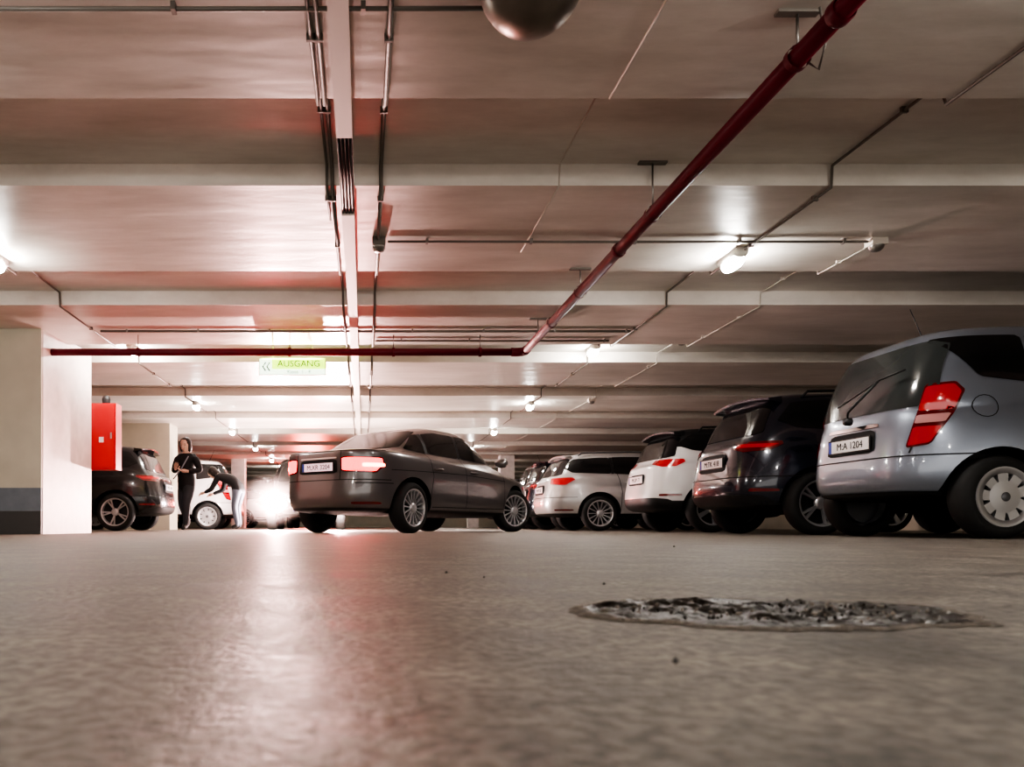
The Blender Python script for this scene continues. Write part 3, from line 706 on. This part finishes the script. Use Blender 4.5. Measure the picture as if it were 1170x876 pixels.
# ------------------------------------------------------------------ people
M_coat = mat('black_coat', (.010, .010, .012), .8); M_jean = mat('dark_trousers', (.03, .032, .04), .8); M_skin = mat('skin', (.62, .40, .32), .5)
M_hair = mat('dark_hair', (.018, .012, .009), .6); M_shoe = mat('shoes', (.015, .015, .015), .5); M_eye = mat('eye', (.02, .015, .012), .3); M_lip = mat('lips', (.45, .14, .13), .5)
M_jean2 = mat('grey_jeans', (.11, .13, .17), .8)
def person(name, J, bones, loc, rz, head, hands):
    e = empty(name, loc, rz)
    names = list(J); idx = {k: i for i, k in enumerate(names)}
    me = bpy.data.meshes.new('body'); me.from_pydata([J[k][0] for k in names], [(idx[a], idx[c]) for a, c, _ in bones], [])
    o = bpy.data.objects.new('body', me); COL.objects.link(o)
    sk = o.modifiers.new('sk', 'SKIN'); sk.use_smooth_shade = True
    for i, k in enumerate(names):
        r = J[k][1]; me.skin_vertices[0].data[i].radius = r if isinstance(r, tuple) else (r, r)
        me.skin_vertices[0].data[i].use_root = (k == 'pelvis')
    ss = o.modifiers.new('ss', 'SUBSURF'); ss.levels = 2; ss.render_levels = 2
    m2 = bake(o); bpy.data.objects.remove(o)
    ml = []
    for _, _, m in bones:
        if m not in ml: ml.append(m)
    m2.materials.clear()
    for m in ml: m2.materials.append(m)
    for p in m2.polygons:
        best = None
        for a, c, m in bones:
            A_, C_ = Vector(J[a][0]), Vector(J[c][0]); d = C_-A_; t = max(0, min(1, (p.center-A_).dot(d)/d.length_squared))
            dd = (p.center-(A_+d*t)).length
            if best is None or dd < best[0]: best = (dd, m)
        p.material_index = ml.index(best[1]); p.use_smooth = True
    m2.name = 'body'; link(bpy.data.objects.new('body', m2), e)
    hc, pitch, yaw = head
    R = Matrix.Translation(hc) @ Matrix.Rotation(yaw, 4, 'Z') @ Matrix.Rotation(pitch, 4, 'Y')
    q = MB(); K = 24
    prof = [(-.125, .012, .03), (-.115, .038, .025), (-.09, .055, .018), (-.06, .066, .010), (-.02, .075, .004), (.02, .079, 0), (.06, .078, -.004), (.09, .066, -.006), (.112, .042, -.006), (.12, .008, -.006)]
    vs = []
    for (z, r, dx) in prof:
        for k in range(K):
            t = 2*pi*k/K; x = r*1.22*cos(t)+dx; y = r*.98*sin(t)
            vs.append(R @ Vector((x, y, z)))
    q.add(vs, [(i*K+k, i*K+(k+1) % K, (i+1)*K+(k+1) % K, (i+1)*K+k) for i in range(len(prof)-1) for k in range(K)]+[tuple(range(K)), tuple(range(len(vs)-K, len(vs)))], M_skin, True)
    def blob(c, s, m, n=12):
        vv = []; ff = []
        for i in range(n//2+1):
            ph = pi*i/(n//2)
            for k in range(n): vv.append(R @ Vector((c[0]+s[0]*sin(ph)*cos(2*pi*k/n), c[1]+s[1]*sin(ph)*sin(2*pi*k/n), c[2]+s[2]*cos(ph))))
        for i in range(n//2):
            for k in range(n): ff.append((i*n+k, i*n+(k+1) % n, (i+1)*n+(k+1) % n, (i+1)*n+k))
        q.add(vv, ff, m, True)
    blob((.098, 0, -.025), (.018, .012, .026), M_skin); blob((.088, 0, -.068), (.010, .024, .007), M_lip)
    for sg in (-1, 1):
        blob((.082, .032*sg, .005), (.010, .014, .007), M_eye); blob((.086, .033*sg, .026), (.006, .018, .004), M_hair); blob((0, .080*sg, -.01), (.018, .008, .03), M_skin)
    q.obj('head', e)
    q = MB()
    blob((-.022, 0, .035), (.108, .092, .105), M_hair, 20)
    blob((-.05, 0, -.05), (.075, .090, .11), M_hair, 20)
    for sg in (-1, 1): blob((-.01, .075*sg, -.04), (.05, .025, .10), M_hair, 14)
    q.obj('hair', e)
    for (wp, dirv, nrm) in hands:
        wp = Vector(wp); d = Vector(dirv).normalized(); nn = Vector(nrm).normalized(); sd = d.cross(nn).normalized()
        q = MB()
        q.tube([wp-d*.03, wp, wp+d*.04, wp+d*.085], .03, M_skin, 10, rads=[.024, .027, .036, .030])
        for k, (so, ln_) in enumerate(((-.027, .062), (-.009, .074), (.009, .070), (.027, .055))):
            b0 = wp+d*.08+sd*so
            q.tube([b0, b0+d*ln_*.45+nn*.008, b0+d*ln_*.75+nn*.026, b0+d*ln_*.85+nn*.045], .009, M_skin, 8, rads=[.0095, .009, .008, .006])
        b0 = wp+d*.025-sd*.03
        q.tube([b0, b0+d*.03-sd*.022+nn*.01, b0+d*.055-sd*.025+nn*.026], .01, M_skin, 8, rads=[.012, .010, .008]); q.obj('hand', e)
    return e
J = {'pelvis': ((0, 0, .93), (.16, .135)), 'waist': ((0, 0, 1.05), (.15, .125)), 'chest': ((.01, 0, 1.20), (.165, .13)), 'uch': ((.02, 0, 1.33), (.15, .105)), 'neck': ((.02, 0, 1.42), .055), 'hb': ((.03, 0, 1.49), .05),
     'ls': ((.01, .16, 1.345), .075), 'le': ((-.02, .25, 1.10), .066), 'lw': ((.17, .13, 1.08), .046), 'rs': ((.01, -.16, 1.345), .075), 're': ((-.02, -.25, 1.10), .066), 'rw': ((.18, -.10, 1.13), .046),
     'lh': ((.04, .085, .78), .105), 'lk': ((.17, .10, .50), .070), 'la': ((.20, .10, .10), .050), 'lt': ((.33, .12, .045), .04),
     'rh': ((-.03, -.085, .78), .105), 'rk': ((-.02, -.11, .49), .070), 'ra': ((-.22, -.11, .15), .050), 'rt': ((-.11, -.13, .05), .04)}
Bn = [('pelvis', 'waist', M_coat), ('waist', 'chest', M_coat), ('chest', 'uch', M_coat), ('uch', 'neck', M_coat), ('neck', 'hb', M_skin), ('uch', 'ls', M_coat), ('ls', 'le', M_coat), ('le', 'lw', M_coat),
      ('uch', 'rs', M_coat), ('rs', 're', M_coat), ('re', 'rw', M_coat), ('pelvis', 'lh', M_coat), ('lh', 'lk', M_jean), ('lk', 'la', M_jean), ('la', 'lt', M_shoe), ('pelvis', 'rh', M_coat), ('rh', 'rk', M_jean), ('rk', 'ra', M_jean), ('ra', 'rt', M_shoe)]
pw = person('woman_walking', J, Bn, (-3.00, 13.1, 0), -pi/2-.35, (Vector((.045, 0, 1.575)), .2, .1),
       [((.19, .12, 1.08), (.5, -.8, .1), (.3, 0, 1)), ((.20, -.09, 1.135), (.7, .5, .4), (-.2, .3, .9))])
pw.scale = (.98, 1.02, .93)
q = MB(); q.box((.245, -.09, 1.14), (.255, -.01, 1.29), M_black); q.obj('phone', pw)
q = MB(); q.tube([(.11, .10, 1.36), (.18, 0, 1.12), (.14, -.17, .95)], .012, M_band, 6); q.obj('bag_strap', pw)
J2 = {'pelvis': ((0, 0, .95), (.15, .13)), 'waist': ((.12, 0, 1.03), (.14, .12)), 'chest': ((.28, 0, 1.10), (.155, .13)), 'uch': ((.42, 0, 1.14), (.15, .11)), 'neck': ((.50, 0, 1.17), .055), 'hb': ((.56, 0, 1.19), .05),
     'ls': ((.42, .17, 1.12), .07), 'le': ((.55, .22, .86), .055), 'lw': ((.75, .15, .80), .04), 'rs': ((.42, -.17, 1.12), .07), 're': ((.52, -.22, .86), .055), 'rw': ((.72, -.13, .78), .04),
     'lh': ((0, .09, .86), .105), 'lk': ((.07, .10, .49), .07), 'la': ((-.02, .11, .10), .05), 'lt': ((.12, .13, .045), .042),
     'rh': ((0, -.09, .86), .105), 'rk': ((.10, -.10, .49), .07), 'ra': ((.05, -.11, .10), .05), 'rt': ((.19, -.13, .045), .042)}
B2 = [(a, c, (M_jean2 if m == M_jean else m)) for a, c, m in Bn]
person('person_bending', J2, B2, (-2.62, 16.3, 0), pi-.35, (Vector((.64, 0, 1.22)), .9, 0),
       [((.76, .15, .795), (1, 0, -.2), (0, 0, -1)), ((.73, -.13, .775), (1, 0, -.2), (0, 0, -1))])

# ------------------------------------------------------------------ camera, world
cd = bpy.data.cameras.new('camera'); cd.sensor_width = 36; cd.lens = F/1170*36
cd.shift_x = (585-VX)/1170; cd.shift_y = (VY-438)/1170; cd.clip_start = .01; cd.clip_end = 200
cd.dof.use_dof = True; cd.dof.focus_distance = 8; cd.dof.aperture_fstop = 8
co = bpy.data.objects.new('camera', cd); co.location = (0, 0, CH); co.rotation_euler = (pi/2, 0, 0); COL.objects.link(co); S.camera = co
wd = bpy.data.worlds.new('world'); wd.use_nodes = True; wd.node_tree.nodes['Background'].inputs[0].default_value = (1, .95, .89, 1); wd.node_tree.nodes['Background'].inputs[1].default_value = 1.4; S.world = wd  # world acts as added frontal fill through the open back of the room
S.view_settings.view_transform = 'AgX'; S.view_settings.look = 'AgX - High Contrast'; S.view_settings.exposure = .58
